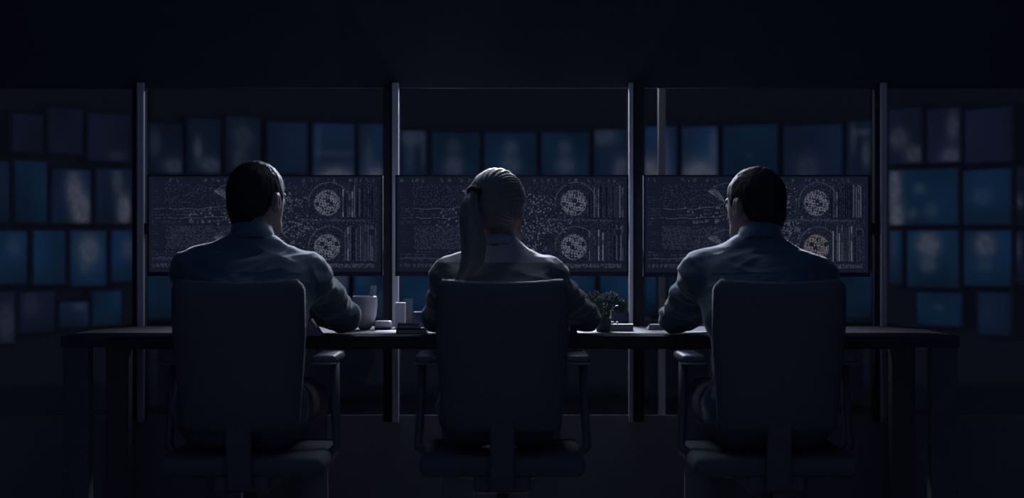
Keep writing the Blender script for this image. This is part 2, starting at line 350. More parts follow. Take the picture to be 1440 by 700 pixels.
fig = [(.5, .35, .14, .16, .42), (.5, .75, .2, .2, .5)]
W = [  # x0 y0 x1 y1 base blobs label group
 (-70, 222, 14, 315, DEEP, [], 'dark blue wall screen cut by the left edge, upper row', 'left'),
 (19, 224, 67, 315, TEAL*.86, [], 'tall plain teal wall screen, second from the left edge in the upper row', 'left'),
 (71, 236, 129, 316, DEEP*1.05, [(.55, .35, .2, .3, .8), (.75, .75, .25, .35, .9)], 'wall screen with a bright grey speckled figure left of the glass posts', 'left'),
 (133, 236, 186, 316, DEEP*1.05, [(.6, .2, .15, .25, .5), (.8, .75, .2, .3, .9)], 'wall screen against the leftmost post with grey flecks on its right side', 'left'),
 (-60, 322, 39, 402, TEAL, [(.8, .3, .1, .2, .3)], 'bright teal wall screen cut by the left edge, middle row', 'left'),
 (45, 322, 93, 402, TEAL, [], 'plain bright teal wall screen, second from the left edge in the middle row', 'left'),
 (97, 322, 151, 404, TEAL, [(.5, .35, .3, .28, .75), (.35, .7, .1, .1, .3)], 'bright teal wall screen with a round grey speckled patch, left side', 'left'),
 (155, 322, 188, 398, TEAL*.95, [(.8, .35, .3, .2, .45)], 'narrow teal wall screen directly beside the leftmost post, middle row', 'left'),
 (-40, 408, 22, 486, DIM*1.1, [(.8, .6, .2, .4, .35)], 'dim wall screen with a purple grey glow at the bottom left edge', 'left'),
 (25, 408, 78, 470, DIM*1.1, [(.3, .3, .2, .3, .2)], 'dim wall screen in the lowest row left of the desk end', 'left'),
 (82, 422, 126, 462, DEEP*1.2, [(.7, .2, .2, .15, .4)], 'small blue wall screen just above the left end of the desk', 'left'),
 (128, 407, 172, 459, TEAL*.85, [], 'small plain blue wall screen above the desk near the leftmost post', 'left'),
 (15, 158, 62, 216, DIM, [], 'barely lit wall screen high on the far left', 'lefttop'),
 (66, 150, 118, 218, DIM, [], 'barely lit wall screen, top row, above the speckled figure', 'lefttop'),
 (122, 158, 184, 228, DIM*1.05, [(.7, .9, .2, .12, .25)], 'barely lit wall screen at the top beside the leftmost post', 'lefttop'),
 # behind the left monitor
 (206, 172, 258, 246, DEEP*.75, [(.2, .4, .15, .25, .3), (.75, .85, .3, .15, .5)], 'dark wall screen with grey blotches above the left corner of the left monitor', 'bay1'),
 (262, 165, 312, 246, DEEP*.75, [(.3, .55, .12, .2, .55), (.7, .85, .3, .15, .5)], 'dark wall screen with a slanted grey streak above the left monitor', 'bay1'),
 (316, 162, 368, 246, DEEP*.8, [(.5, .35, .3, .2, .3), (.4, .75, .2, .2, .35)], 'dark wall screen with faint flecks just above the left man', 'bay1'),
 (374, 170, 434, 246, DEEP, [], 'plain dark blue wall screen above and right of the left man', 'bay1'),
 (438, 172, 500, 252, DEEP*1.25, [(.12, .35, .06, .3, .3), (.55, 1.02, .42, .2, 1.0), (.5, .55, .5, .05, .3)], 'blue wall screen with a pale dome at its foot above the left monitor', 'bay1'),
 (503, 172, 540, 252, DEEP*1.25, [(.4, .6, .2, .3, .3), (.8, 1.0, .5, .2, .9)], 'narrow blue wall screen left of the second post with a pale spot in its corner', 'bay1'),
 # above the centre monitor
 (563, 182, 601, 250, DEEP*1.05, [(.4, .12, .6, .2, .45), (.35, .55, .15, .3, .3), (.9, .5, .1, .3, .3)], 'narrow wall screen just right of the second post, flecks along its top', 'bay2'),
 (606, 184, 676, 250, TEAL*.72, [(.45, .3, .15, .15, .3), (.45, .78, .2, .25, .5)], 'blue wall screen with a grey figure above and left of the woman', 'bay2'),
 (680, 184, 756, 250, TEAL*.76, fig, 'blue wall screen with a grey figure directly above the woman', 'bay2'),
 (760, 184, 830, 250, TEAL*.78, fig, 'blue wall screen with a grey figure above and right of the woman', 'bay2'),
 (834, 180, 884, 250, DEEP*.95, [(.3, .15, .4, .18, .45), (.85, .85, .25, .25, .6)], 'darker wall screen left of the third post with a warm spot in its corner', 'bay2'),
 # above the right monitor
 (905, 176, 953, 250, DEEP*1.35, [(.1, .95, .5, .3, .95), (.7, .7, .1, .5, .4)], 'blue wall screen just right of the third post with a pale dome at its foot', 'bay3'),
 (957, 176, 1011, 250, DEEP*1.4, [(.5, 1.0, .5, .3, 1.0), (.9, .4, .12, .3, .4)], 'blue wall screen with a wide pale dome at its foot left of the right man', 'bay3'),
 (1015, 174, 1095, 250, TEAL*.72, [(.5, .6, .08, .06, .15)], 'plain blue wall screen right above the head of the right man', 'bay3'),
 (1100, 174, 1186, 250, DEEP*1.05, [(.4, .85, .2, .3, .3)], 'dark blue wall screen above and right of the right man', 'bay3'),
 (1189, 168, 1230, 250, DEEP*.85, [(.25, .3, .1, .25, .45), (.6, .2, .3, .05, .45), (.75, .6, .15, .25, .5)], 'narrow wall screen with a pale arch left of the rightmost post', 'bay3'),
 # low row seen under the monitors
 (200, 380, 248, 452, TEAL*.9, [], 'teal wall screen seen under the left end of the left monitor', 'low1'),
 (440, 380, 492, 440, DEEP*1.1, [(.55, .25, .5, .3, .65)], 'wall screen with a grey haze seen under the left monitor behind the arm', 'low1'),
 (496, 380, 542, 450, TEAL*.9, [(.3, .2, .3, .1, .2)], 'teal wall screen seen behind the white cup', 'low1'),
 (560, 380, 616, 450, TEAL*.95, [], 'teal wall screen seen behind the small tumbler', 'low2'),
 (794, 380, 838, 436, TEAL*.9, [], 'teal wall screen seen between the woman and the plant', 'low2'),
 (842, 380, 885, 436, TEAL, [], 'teal wall screen seen directly over the potted plant', 'low2'),
 (905, 380, 925, 446, TEAL*.9, [], 'narrow teal wall screen seen between the third post and the slim column', 'low3'),
 (936, 380, 1000, 440, TEAL*.7, [], 'blue wall screen seen under the right monitor beside the sleeve', 'low3'),
 (1178, 380, 1232, 456, TEAL*.75, [(.5, .5, .3, .4, .0)], 'blue wall screen seen under the right end of the right monitor', 'low3'),
 # right of the last post
 (1249, 150, 1298, 232, DIM*1.15, [(.3, .55, .3, .18, .5), (.8, .85, .3, .15, .6)], 'dim top row wall screen with a grey smear right of the rightmost post', 'righttop'),
 (1302, 150, 1352, 230, DIM*1.2, [(.8, .35, .18, .25, .5), (.75, .9, .3, .15, .6)], 'dim top row wall screen with flecks on its right side', 'righttop'),
 (1356, 150, 1426, 230, DIM*1.15, [], 'dim plain wall screen in the top right corner', 'righttop'),
 (1249, 236, 1349, 318, TEAL*.92, [(.07, .3, .1, .35, .9), (.1, .85, .12, .25, 1.), (.45, .35, .08, .1, .4), (.35, .8, .06, .1, .4), (.62, .75, .1, .12, .3)], 'wide teal wall screen with bright flecks right of the rightmost post, upper row', 'right'),
 (1353, 236, 1424, 318, TEAL*.88, [(.4, .5, .2, .15, .3)], 'teal wall screen with faint flecks in the upper row far right', 'right'),
 (1428, 230, 1500, 318, DIM, [(.08, .6, .06, .12, .5)], 'dark wall screen cut by the right edge, upper row', 'right'),
 (1249, 322, 1270, 402, TEAL*.85, [(.3, .2, .3, .4, .3)], 'slim teal wall screen beside the rightmost post, middle row', 'right'),
 (1274, 322, 1350, 406, TEAL, [(.42, .25, .22, .22, .85), (.42, .62, .15, .13, .5)], 'teal wall screen with a bright grey figure, middle row on the right', 'right'),
 (1354, 322, 1424, 404, TEAL, [(.45, .25, .22, .22, .7), (.45, .65, .2, .1, .25)], 'teal wall screen with a softer grey figure, middle row far right', 'right'),
 (1428, 322, 1500, 402, DIM, [(.05, .3, .05, .2, .5)], 'dark wall screen cut by the right edge, middle row', 'right'),
 (1288, 409, 1354, 460, TEAL*.9, [(.5, .45, .1, .1, .25)], 'small teal wall screen just above the right end of the desk', 'right'),
 (1374, 409, 1424, 474, DEEP*1.0, [], 'dark blue wall screen in the lowest row far right', 'right'),
]
gname = dict(left='wall screens left of the glass posts', lefttop='top row of dim wall screens on the left', bay1='wall screens above the left monitor',
             bay2='wall screens above the centre monitor', bay3='wall screens above the right monitor', low1='wall screens seen under the left monitor',
             low2='wall screens seen under the centre monitor', low3='wall screens seen under the right monitor', righttop='top row of dim wall screens on the right', right='wall screens right of the glass posts')
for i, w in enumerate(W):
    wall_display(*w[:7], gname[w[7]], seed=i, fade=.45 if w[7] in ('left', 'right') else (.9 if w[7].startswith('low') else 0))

# ================================================================ DESK
DF, DB = 5.0, 5.635
xa, xb = X(85, DF), X(1350, DF)
desk = empty('desk', ((xa+xb)/2, 5.28, 0), 'long dark desk running across the picture under the three monitors', 'desk')
box2('desk_top', (xa, DF, .705), (xb, DB, .74), M['desk'], desk, bevel=.002)
for x0 in (xa+.005, xb-.085):
    box2('leg', (x0, DF+.01, 0), (x0+.08, DF+.07, .705), M['desk_side'], desk, bevel=.003)
    box2('leg', (x0, DB-.10, 0), (x0+.08, DB-.04, .705), M['desk_side'], desk, bevel=.003)
for x0 in (-.80, .72):
    box2('leg', (x0, DB-.10, 0), (x0+.05, DB-.05, .705), M['desk_side'], desk, bevel=.003)
box2('crossbar', (xa+.08, DB-.08, .665), (xb-.08, DB-.05, .706), M['desk'], desk)

# ================================================================ MONITORS
def monitor_picture(seed, warm=False):
    r = np.random.default_rng(seed); Wd, Hd = 326, 136
    g = np.zeros((Hd, Wd)); g[:] = .08
    g += .05*r.random((Hd, Wd))
    def speck(x0, y0, x1, y1, base, p, amp):
        m = r.random((y1-y0, x1-x0)) < p
        g[y0:y1, x0:x1] = base+amp*m*(.6+.4*r.random(m.shape))
    def text(x0, y0, x1, hgt, dens=.5, amp=.55):
        for y in range(y0, y0+hgt): 
            for x in range(x0, x1):
                if r.random() < dens: g[y, x] = max(g[y, x], amp*(.5+.5*r.random()))
    # speckled ground, thin on the left and thicker behind the globes
    g += .03
    speck(120, 8, Wd-4, Hd-14, .10, .26, .34)
    # title row of glyphs
    x = 4
    while x < Wd-10:
        w = int(r.integers(2, 6))
        if r.random() < .65: text(x, 3, x+w, 5, .6, .62)
        x += w+int(r.integers(3, 8))
    # label column, the plain chart field and dotted rules
    for y in (20, 29, 33, 36, 44, 50, 55, 63, 68, 78, 81, 92, 97):
        text(4, y, 4+int(r.integers(6, 16)), 1, .6, .45)
    speck(22, 11, 116, 43, .09, .24, .36); speck(24, 70, 116, 104, .13, .38, .36)
    # rows of small writing, each with its own words, crossed by two wavy rules
    for y, hg, dn in ((48, 3, .45), (53, 3, .5), (63, 4, .55)):
        x = 4
        while x < 122:
            w = int(r.integers(2, 9)); A = .38+.25*min(1, x/70)
            if r.random() < .75: text(x, y-(int((x/122)**3*6)), min(x+w, 122), hg, dn, A)
            x += w+int(r.integers(1, 4))
    for x in range(4, 122):
        for y0, k in ((46, 9), (59, 5)):
            y = int(y0-k*max(0, (x-60)/62)**2+.8*math.sin(x*.2))
            if r.random() < (.45 if x < 28 else .85): g[y, x] = .62
    for k in range(20):
        cx, cy = int(r.integers(56, 120)), int(r.integers(44, 70)); g[cy-1:cy+2, cx-1:cx+2] = .35; g[cy, cx-1:cx+2] = .75; g[cy-1:cy+2, cx] = .7
    for q, y in enumerate((106, 110, 114, 118)):
        x = 4
        while x < 118:
            w = int(r.integers(3, 12))
            if r.random() < .7: text(x, y, min(x+w, 118), 2, .6, .5)
            x += w+2
    g[116, 4:70] = .5; g[104, 4:118] = .05
    for x in range(4, 118, 6):
        text(x, 124, x+int(r.integers(3, 6)), 5, .65, .6)
    # feather shaped plots, hatched
    for (bx, by) in ((104, 30), (104, 96)):
        for k in range(5):
            for t in np.linspace(0, 1, 50):
                x = int(bx-12+24*t); y = int(by-9+15*t-k*2.2*math.sin(PI*t))
                if 0 <= y < Hd and r.random() < .8: g[y, x] = .75
        for t in np.linspace(0, 1, 60):
            x = int(bx-6+22*t); y = int(by-12-9*math.sqrt(t)); g[max(y, 0), x] = .5
    # scattered clusters rising to each globe
    for (cx, cy, n_) in ((195, 38, 60), (190, 78, 40), (185, 106, 80), (215, 72, 60), (160, 60, 40)):
        for _ in range(n_):
            x, y = int(cx+r.normal()*13), int(cy+r.normal()*8-(0)); 
            if 1 < y < Hd-3 and 1 < x < Wd-3: g[y:y+2, x:x+2] = .5+.35*r.random()
    yy, xx = np.mgrid[0:Hd, 0:Wd]
    warmth = np.zeros((Hd, Wd))
    for q, (cx, cy) in enumerate(((250, 37), (250, 100))):
        d = np.hypot(xx-cx, (yy-cy)); th = np.arctan2(yy-cy, xx-cx)
        ring = (np.abs(d-29-3*np.cos(th)) < .8) & (yy < cy+6) & (r.random(d.shape) < .75); g[ring] = .55
        m = d < 17.5
        cell = np.sin(xx*.9+2*np.sin(yy*.55+q))+np.sin(yy*1.0+2*np.sin(xx*.6+q*2))
        g[m] = np.where((np.abs(cell[m]) < .75) | (r.random(m.sum()) < .12), .15, .9+.25*r.random(m.sum()))
        edge = np.abs(d-17.5) < .9; g[edge] = np.where(r.random(edge.sum()) < .6, .85, .2)
        if warm and q == 1: warmth[m] = 1
    # barcode columns on the right
    for (y0, y1) in ((12, 58), (68, 120)):
        x = 272
        while x < Wd-6:
            w = int(r.integers(1, 3)); v = r.choice([.02, .3, .6, .95], p=[.3, .2, .28, .22])
            ya = y0+int(r.integers(0, 14) if x < 296 else r.integers(0, 4))
            g[ya:y1, x:x+w] = v*(.8+.3*r.random((y1-ya, w)))
            if r.random() < .3: g[ya:y1:2, x:x+w] *= .4
            if r.random() < .4: g[ya+10:ya+10+int(r.integers(5, 25)), x:x+w] *= .5
            x += w+int(r.integers(1, 3))
    g[74:84, 308:318] = .12; g[74:84, 308] = .5; g[74:84, 318] = .5; g[74, 308:318] = .5
    text(210, 60, 305, 4, .5, .6); text(236, 124, 318, 6, .5, .75); g[121, 230:Wd-4] = .1
    g[59:61, 270:Wd-4] = .1
    g[:2] = .12; g[-3:] = .12; g[:, :2] = .12; g[:, -5:] = .14
    img = np.stack([9+76*g, 14+72*g, 28+72*g], -1)
    img[..., 0] += warmth*6*(g > .5); img[..., 2] -= warmth*9*(g > .5)
    return lin(np.clip(img, 4, 255))
MD = 5.46
def monitor(x0, x1, y0, y1, seed, label, warm=False):
    D = MD
    ax, bx_, zt, zb = X(x0, D), X(x1, D), Z(y0, D), Z(y1, D); cx = (ax+bx_)/2
    root = empty('monitor', (cx, D+.05, zb), label, 'monitor', 'wide monitors in a row behind the desk')
    box2('housing', (ax, D, zb), (bx_, D+.04, zt), M['bezel'], root, bevel=.004)
    img = monitor_picture(seed, warm); h, w, _ = img.shape
    l, r_, t, b = ax+.006, bx_-.006, zt-.005, zb+.014
    vx = np.linspace(l, r_, w+1); vz = np.linspace(t, b, h+1)
    V = np.stack([np.tile(vx, h+1), np.full((w+1)*(h+1), D-.0015), np.repeat(vz, w+1)], 1)
    i = np.arange(h)[:, None]*(w+1)+np.arange(w)[None]; Q = np.stack([i, i+w+1, i+w+2, i+1], -1).reshape(-1, 4)
    me = bpy.data.meshes.new('screen'); me.from_pydata(V.tolist(), [], Q.tolist())
    at = me.color_attributes.new('picture', 'FLOAT_COLOR', 'CORNER')
    c4 = np.concatenate([img.reshape(-1, 3), np.ones((h*w, 1))], 1); at.data.foreach_set('color', np.repeat(c4, 4, 0).ravel())
    link('screen', me, M['screen'], root)
    for nm, lo, hi in (('bezel', (ax, D-.004, zb), (bx_, D+.002, zb+.012)), ('bezel', (ax, D-.004, zt-.004), (bx_, D+.002, zt)),
                       ('bezel', (ax, D-.004, zb), (ax+.005, D+.002, zt)), ('bezel', (bx_-.005, D-.004, zb), (bx_, D+.002, zt))):
        box2(nm, lo, hi, M['bezel'], root)
    zc = Z(322, PD)
    bm = bmesh.new(); box_bm(bm, (cx, D+.048, zc), (.14, .02, .14), None, .004); box_bm(bm, (cx, (D+.05+PD-.045)/2, zc), (.05, PD-.045-D-.05, .05))
    link('mounting_bracket', me_bm('mb', bm), M['post'], root)
    return root
monitor(207, 538, 246, 388, 1, 'wide monitor of dense charts on the left, behind the short-haired man leaning right of it')
monitor(556, 884, 246, 388, 2, 'centre monitor of dense charts, in front of the woman with the ponytail')
monitor(905, 1223, 246, 389, 3, 'right monitor with a warm tinted lower globe, in front of the right man', True)

# ================================================================ CHAIRS
def chair(cx, label, y0=4.45):
    root = empty('office_chair', (cx, 4.68, 0), label, 'chair', 'office chairs pulled up to the desk')
    # backrest: curved padded shell with a dipped top edge
    bm = bmesh.new(); nx, nz = 20, 16; front = []; back = []
    for side, lst in ((0, front), (1, back)):
        for j in range(nz+1):
            v = j/nz
            for i in range(nx+1):
                u = i/nx*2-1
                hw = .165+.021*min(1, v*1.6)
                top = .917+.010*abs(u)**2 if v > .5 else .917
                z = .50+(top-.50)*v
                # round the corners
                cr = max(0, abs(u)-.9)/.1; cz = max(0, v-.93)/.07
                x = hw*u*(1-.03*cr*cz); z -= .016*cr*cz
                y = y0+.03-.045*v+.0*u+(.035*(abs(u)**2)) + (0 if side else -.035)*(1-.6*max(abs(u)**6, v**10, (1-v)**10))
                lst.append(bm.verts.new((cx+x, y, z)))
    for lst, fl in ((front, 0), (back, 1)):
        for j in range(nz):
            for i in range(nx):
                a = j*(nx+1)+i; q = (lst[a], lst[a+1], lst[a+nx+2], lst[a+nx+1]); bm.faces.new(q if fl else q[::-1])
    rim = [j*(nx+1) for j in range(nz+1)]+[nz*(nx+1)+i for i in range(1, nx+1)]+[j*(nx+1)+nx for j in range(nz-1, -1, -1)]+[i for i in range(nx-1, 0, -1)]
    for a, b in zip(rim, rim[1:]+rim[:1]): bm.faces.new((front[a], front[b], back[b], back[a]))
    tops = [front[nz*(nx+1)+i].co.lerp(back[nz*(nx+1)+i].co, .5) for i in range(1, nx)]
    link('backrest', me_bm('backrest', bm), M['chair'], root, smooth=True)
    tube('top_highlight', [t+Vector((0, 0, .001)) for t in tops], .0022, M['rim'], root, 6)  # pale tube added to draw the highlight along the top edge
    # seat
    bm = bmesh.new(); box_bm(bm, (cx, 4.72, .398), (.47, .46, .06), None, .025); link('seat', me_bm('seat', bm), M['chair'], root, smooth=True)
    box('spine', (cx, 4.475, .435), (.07, .025, .20), M['chair_frame'], root, Matrix.Rotation(.1, 4, 'X'), .006)
    box('mechanism', (cx, 4.66, .348), (.16, .30, .05), M['chair_frame'], root, None, .01)
    for s in (-1, 1):
        xp = cx+s*.219
        bm = bmesh.new(); box_bm(bm, (xp, 4.76, .690), (.072, .25, .028), None, .012)
        pad = link('armrest', me_bm('armrest', bm), M['chair_frame'], root, smooth=True)
        tube('armrest_rim', [(xp+.036*math.cos(a), 4.64+.03*math.sin(a)+.0, .681) for a in np.linspace(PI, 2*PI, 13)], .0018, M['rim'], root, 6)
        tube('arm_post', [(xp+s*.02, 4.74, .68), (xp+s*.022, 4.73, .55), (xp+s*.03, 4.72, .43), (cx+s*.17, 4.70, .360), (cx+s*.05, 4.68, .350)], .014, M['chair_frame'], root)
    lathe('gas_column', [(.026, .09), (.026, .20), (.018, .20), (.018, .335)], (cx, 4.68, 0), M['chair_frame'], root, 20)
    for k in range(5):
        a = 2*PI*k/5+.3; e = Vector((cx+.29*math.cos(a), 4.68+.29*math.sin(a), .085)); c0 = Vector((cx, 4.68, .125))
        leg = tube('base_leg', [c0, c0.lerp(e, .5)+Vector((0, 0, .004)), e], [.024, .020, .014], M['chair_frame'], root)
        bm = bmesh.new()
        for s in (-1, 1):
            p = Vector((-math.sin(a), math.cos(a), 0))*s*.012
            cyl = bmesh.ops.create_cone(bm, cap_ends=True, segments=20, radius1=.028, radius2=.028, depth=.016)
            bmesh.ops.transform(bm, matrix=Matrix.Translation(Vector((e.x, e.y, .028))+p) @ Matrix.Rotation(a, 4, 'Z') @ Matrix.Rotation(PI/2, 4, 'X'), verts=cyl['verts'])
        box_bm(bm, (e.x, e.y, .06), (.01, .01, .05))
        link('caster', me_bm('caster', bm), M['chair_frame'], root)
    return root
chair(X(331, 4.42), 'black office chair on the left, carrying the short-haired man with his face turned right')
chair(X(706, 4.42), 'black office chair in the middle, its top edge catching light, carrying the woman')
chair(X(1100, 4.42), 'black office chair on the right, carrying the man with his face turned left')

# ================================================================ PEOPLE
def V3(*a): return np.array(a, float)
def person(nm, cx, headc, yaw, pitch, sc_, elbows, hands, labels, shirt_m, female=False, shn=.945, shw=.172, shy=4.81, shx=0., drop=(0, 0), nar=(0, 0)):
    """cx torso centre x; headc head centre; elbows / hands (left, right) world points"""
    label = labels
    root = empty(nm, (cx, 4.66, 0), label, 'person', 'people working at the desk')
    k = sc_
    pel = V3(cx, 4.625, .555); wa = V3(cx, 4.655, .70); lc = V3(cx+shx*.5, 4.70, .82); uc = V3(cx+shx, 4.765, shn-.045)
    nb = V3(cx+shx, shy+.01, shn+.078); S = [V3(cx+shx-shw+nar[0], shy, shn-drop[0]), V3(cx+shx+shw-nar[1], shy, shn-drop[1])]
    R = yaw_m(yaw, pitch); xf = (np.array(headc), R)
    hs = .94 if female else 1.0
    def torso(f, o=0., kk=.05):
        f.cap(pel-[.075, 0, 0], pel+[.075, 0, 0], .105*k+o, .105*k+o, kk)
        f.cap(wa-[.058*k, 0, 0], wa+[.058*k, 0, 0], .092*k+o, .092*k+o, kk)
        f.cap(lc-[.070*k, 0, 0], lc+[.070*k, 0, 0], .098*k+o, .098*k+o, kk)
        f.cap(uc-[.095*k, 0, 0], uc+[.095*k, 0, 0], .088*k+o, .088*k+o, kk)
        for s in S: f.cap(nb-[0, 0, .005], s, .046*k+o, .047*k+o, .04)
        if female:
            for s in (-1, 1): f.ell(lc+[s*.07, .10, .02], (.055+o,)*3, .04)
    hips = [pel+[-.09, .01, -.02], pel+[.09, .01, -.02]]
    knees = [V3(cx-.13, 5.06, .535), V3(cx+.13, 5.06, .535)]; ank = [V3(cx-.14, 5.12, .095), V3(cx+.14, 5.12, .095)]
    # ---- body: one continuous surface
    lo = np.minimum(np.min([S[0], *elbows, *hands], 0), [cx-.24, 4.40, 0])-[.10, .1, 0]; hi = np.maximum(np.max([S[1], *elbows, *hands], 0), [cx+.24, 5.3, 1.3])+[.10, .16, 0]
    lo[2] = .0; hi[2] = 1.32; lo[1] = 4.44
    f = Field(lo, hi, .005)
    torso(f)
    f.cap(nb, np.array(headc)+R @ V3(0, -.025, -.05), .052*k, .050*k, .03)
    # head
    f.ell((0, -.012, .028), (.073*hs, .094*hs, .088*hs), .02, xf)
    f.ell((0, .025, -.025), (.060*hs, .062*hs, .082*hs), .03, xf)
    f.cap((-.03, .045, -.078), (.03, .045, -.078), .026*hs, .026*hs, .025, xf=xf)
    f.ell((0, .068, -.088), (.02, .017, .016), .02, xf)
    f.cap((0, .086, .012), (0, .104, -.022), .008, .012, .012, xf=xf)
    for s in (-1, 1):
        f.ell((s*.030, .090, .012), (.017, .010, .010), .008, xf, cut=True)
        f.ell((s*.029, .076, .010), (.0125, .0125, .0125), .004, xf)
        f.cap((s*.015, .083, .028), (s*.044, .074, .030), .006, .005, .01, xf=xf)
        f.ell((s*.080*hs, -.006, -.004), (.010, .021, .034), .004, xf)
        f.ell((s*.090*hs, .003, -.002), (.007, .011, .020), .003, xf, cut=True)
        f.ell((s*.088*hs, -.016, .004), (.005, .006, .022), .005, xf)
    f.cap((-.020, .083, -.047), (.020, .083, -.047), .0065, .0065, .006, xf=xf)
    f.cap((-.017, .081, -.057), (.017, .081, -.057), .0075, .0075, .006, xf=xf)
    # arms and hands
    sleeves = []
    for i, s in enumerate((-1, 1)):
        E = np.array(elbows[i]); H = np.array(hands[i]); d = H-E; d /= np.linalg.norm(d)
        wr = E+d*.245*k
        f.cap(S[i], E, .052*k, .040*k, .04); f.cap(E, wr, .042*k, .026*k, .02)
        sleeves.append((E, wr, d))
        side = np.cross(d, [0, 0, 1]); side /= np.linalg.norm(side)     # towards the person's right
        up = np.cross(side, d); inn = side if s < 0 else -side          # thumb side: inwards
        flo = wr+d*.012
        for q in range(4):
            off = (q-1.5)*.0185*k*(-inn)
            kn = wr+d*.085*k+off+up*.004
            f.cap(flo+off*.55, kn, .013*k, .0115*k, .010)
            L = (.040, .045, .042, .033)[q]*k
            a = kn; dirs = (d*.97-up*.24, d*.75-up*.66, d*.45-up*.89)
            for m_, ln in enumerate((L, L*.62, L*.5)):
                dd = dirs[m_]/np.linalg.norm(dirs[m_]); b = a+dd*ln
                f.cap(a, b, .0088*k-.0006*m_, .0082*k-.0006*m_, .003); a = b
        th0 = wr+d*.02+inn*.018; th1 = th0+(d*.6+inn*.65-up*.2)*.042; th2 = th1+(d*.92+inn*.3-up*.25)*.030; th3 = th2+(d-up*.2)*.024
        f.cap(th0, th1, .014*k, .0115*k, .008); f.cap(th1, th2, .0105*k, .0095*k, .003); f.cap(th2, th3, .0095*k, .008*k, .003)
    # legs and feet
    for i in range(2):
        f.cap(hips[i], knees[i], .075*k, .052*k, .04); f.cap(knees[i], ank[i], .050*k, .032*k, .02)
        f.cap(ank[i]-[0, .02, .04], ank[i]+[0, .14, -.06], .034, .026, .02)
    link('body', f.mesh('body'), M['skin'], root, smooth=True)
    # ---- clothes
    seed = abs(cx)*17+3
    f = Field(lo, hi, .0065)
    torso(f, .013, .045)
    for i in range(2):
        E, wr, d = sleeves[i]
        f.cap(S[i], S[i]*.45+E*.55, .060*k, .052*k, .05); f.cap(S[i]*.5+E*.5, E, .053*k, .047*k, .02)
        f.cap(E, wr-d*.01, .050*k, .037*k, .02)
    cutz = nb[2]+.012
    # open the neck
    f.cap(nb+[0, 0, .018], nb+[0, .02, .14], .058*k, .075*k, .006, cut=True)
    me = f.mesh('shirt')
    def folds(p, nrm):
        q = Vector(p); w = 0
        back = max(0., -nrm[1])
        w += .0110*(.5-abs(noise.noise(Vector((q.x*5+seed, q.y*6, q.z*22+q.x*6)))))*(.35+.65*back)
        w += .0065*(.5-abs(noise.noise(Vector((q.x*9, q.y*11+seed, q.z*30-q.x*10)))))
        arm = min(1., max(0., (abs(p[0]-cx-shx)-shw+.03)/.05))
        w += .0110*arm*(.4-abs(noise.noise(Vector((q.x*12+q.z*18+seed, q.y*16-q.z*14, q.z*9)))))
        return w-.003
    displace(me, folds)
    shirt = link('blouse' if female else 'shirt', me, shirt_m, root, smooth=True)
    # cuffs
    for i in range(2):
        E, wr, d = sleeves[i]
        tube('cuff', [wr-d*.03, wr-d*.028, wr+d*.006, wr+d*.008], [.036*k, .040*k, .037*k, .033*k], shirt_m, shirt, 20)
    # collar: a folded band standing round the neck
    bm = bmesh.new(); n = 40; rings = []
    nk = np.array(headc)+R @ V3(0, -.025, -.05); ax_ = Vector(nk-nb).normalized()
    zb = nb+[0, -.002, .030]
    hgt = .034 if not female else .016
    for (r, h) in ((.062, -.012), (.066, .004), (.060, hgt), (.056, hgt+.001), (.058, .0), (.056, -.012)):
        ring = []
        for i in range(n):
            a = 2*PI*i/n; fr = math.sin(a)
            c = Vector(zb)+ax_*(h)
            ring.append(bm.verts.new(c+Vector((r*k*math.cos(a)*1.02, r*k*fr*1.0, -.012*fr-.004))))
        rings.append(ring)
    for a_, b_ in zip(rings, rings[1:]):
        for i in range(n): bm.faces.new((a_[i], a_[(i+1) % n], b_[(i+1) % n], b_[i]))
    link('collar', me_bm('collar', bm), shirt_m, shirt, smooth=True)
    # yoke seam laid on the back of the shirt
    if not female:
        V = [v.co.copy() for v in me.vertices]; bvh = BVHTree.FromPolygons(V, [p.vertices[:] for p in me.polygons])
        pts = []
        for t in np.linspace(-.165, .165, 34):
            hit = bvh.ray_cast(Vector((cx+shx+t, 4.0, shn-.005+.004*math.cos(t*9))), Vector((0, 1, 0)))
            if hit[0]: pts.append(hit[0]+Vector((0, -.0004, 0)))
        if len(pts) > 4: tube('yoke_seam', pts, .0013, shirt_m, shirt, 6)
    f = Field(V3(cx-.32, 4.42, 0), V3(cx+.32, 5.4, .76), .008)
    f.cap(pel-[.075, 0, .01], pel+[.075, 0, -.01], .112*k, .112*k, .05)
    for i in range(2):
        f.cap(hips[i], knees[i], .088*k, .068*k, .04); f.cap(knees[i], ank[i]+[0, 0, .02], .066*k, .056*k, .02)
    link('trousers', f.mesh('trousers'), M['trousers'], root, smooth=True)
    for i in range(2):
        a = ank[i]; f = Field(a-[.08, .12, .11], a+[.08, .26, .09], .006)
        f.cap(a-[0, .03, .035], a+[0, .04, -.045], .044, .042, .03); f.cap(a+[0, .04, -.05], a+[0, .15, -.062], .040, .032, .03)
        f.cap(a-[0, .02, .02], a+[0, -.02, .03], .040, .042, .02)
        sl, g = f.sub(f.lo, f.lo+.0065*f.n); f.d = np.maximum(f.d, (.004-g[2]+0*f.d).astype(np.float32))
        link('shoe', f.mesh('shoe'), M['shoe'], root, smooth=True)
    # ---- hair
    h = .0035; hc = np.array(headc)
    f = Field(hc-.17, hc+.17, h)
    off = .012 if female else .006
    f.ell((0, -.012, .030), (.073*hs+off, .094*hs+off, .088*hs+off), .02, xf)
    f.ell((0, .015, -.015), (.060*hs+off, .062*hs+off, .080*hs+off*.6), .02, xf)
    f.cap((0, -.055, -.035), (0, -.045, -.075), .050, .040, .03, xf=xf)
    q = [f.ax[0][:, None, None]-hc[0], f.ax[1][None, :, None]-hc[1], f.ax[2][None, None, :]-hc[2]]
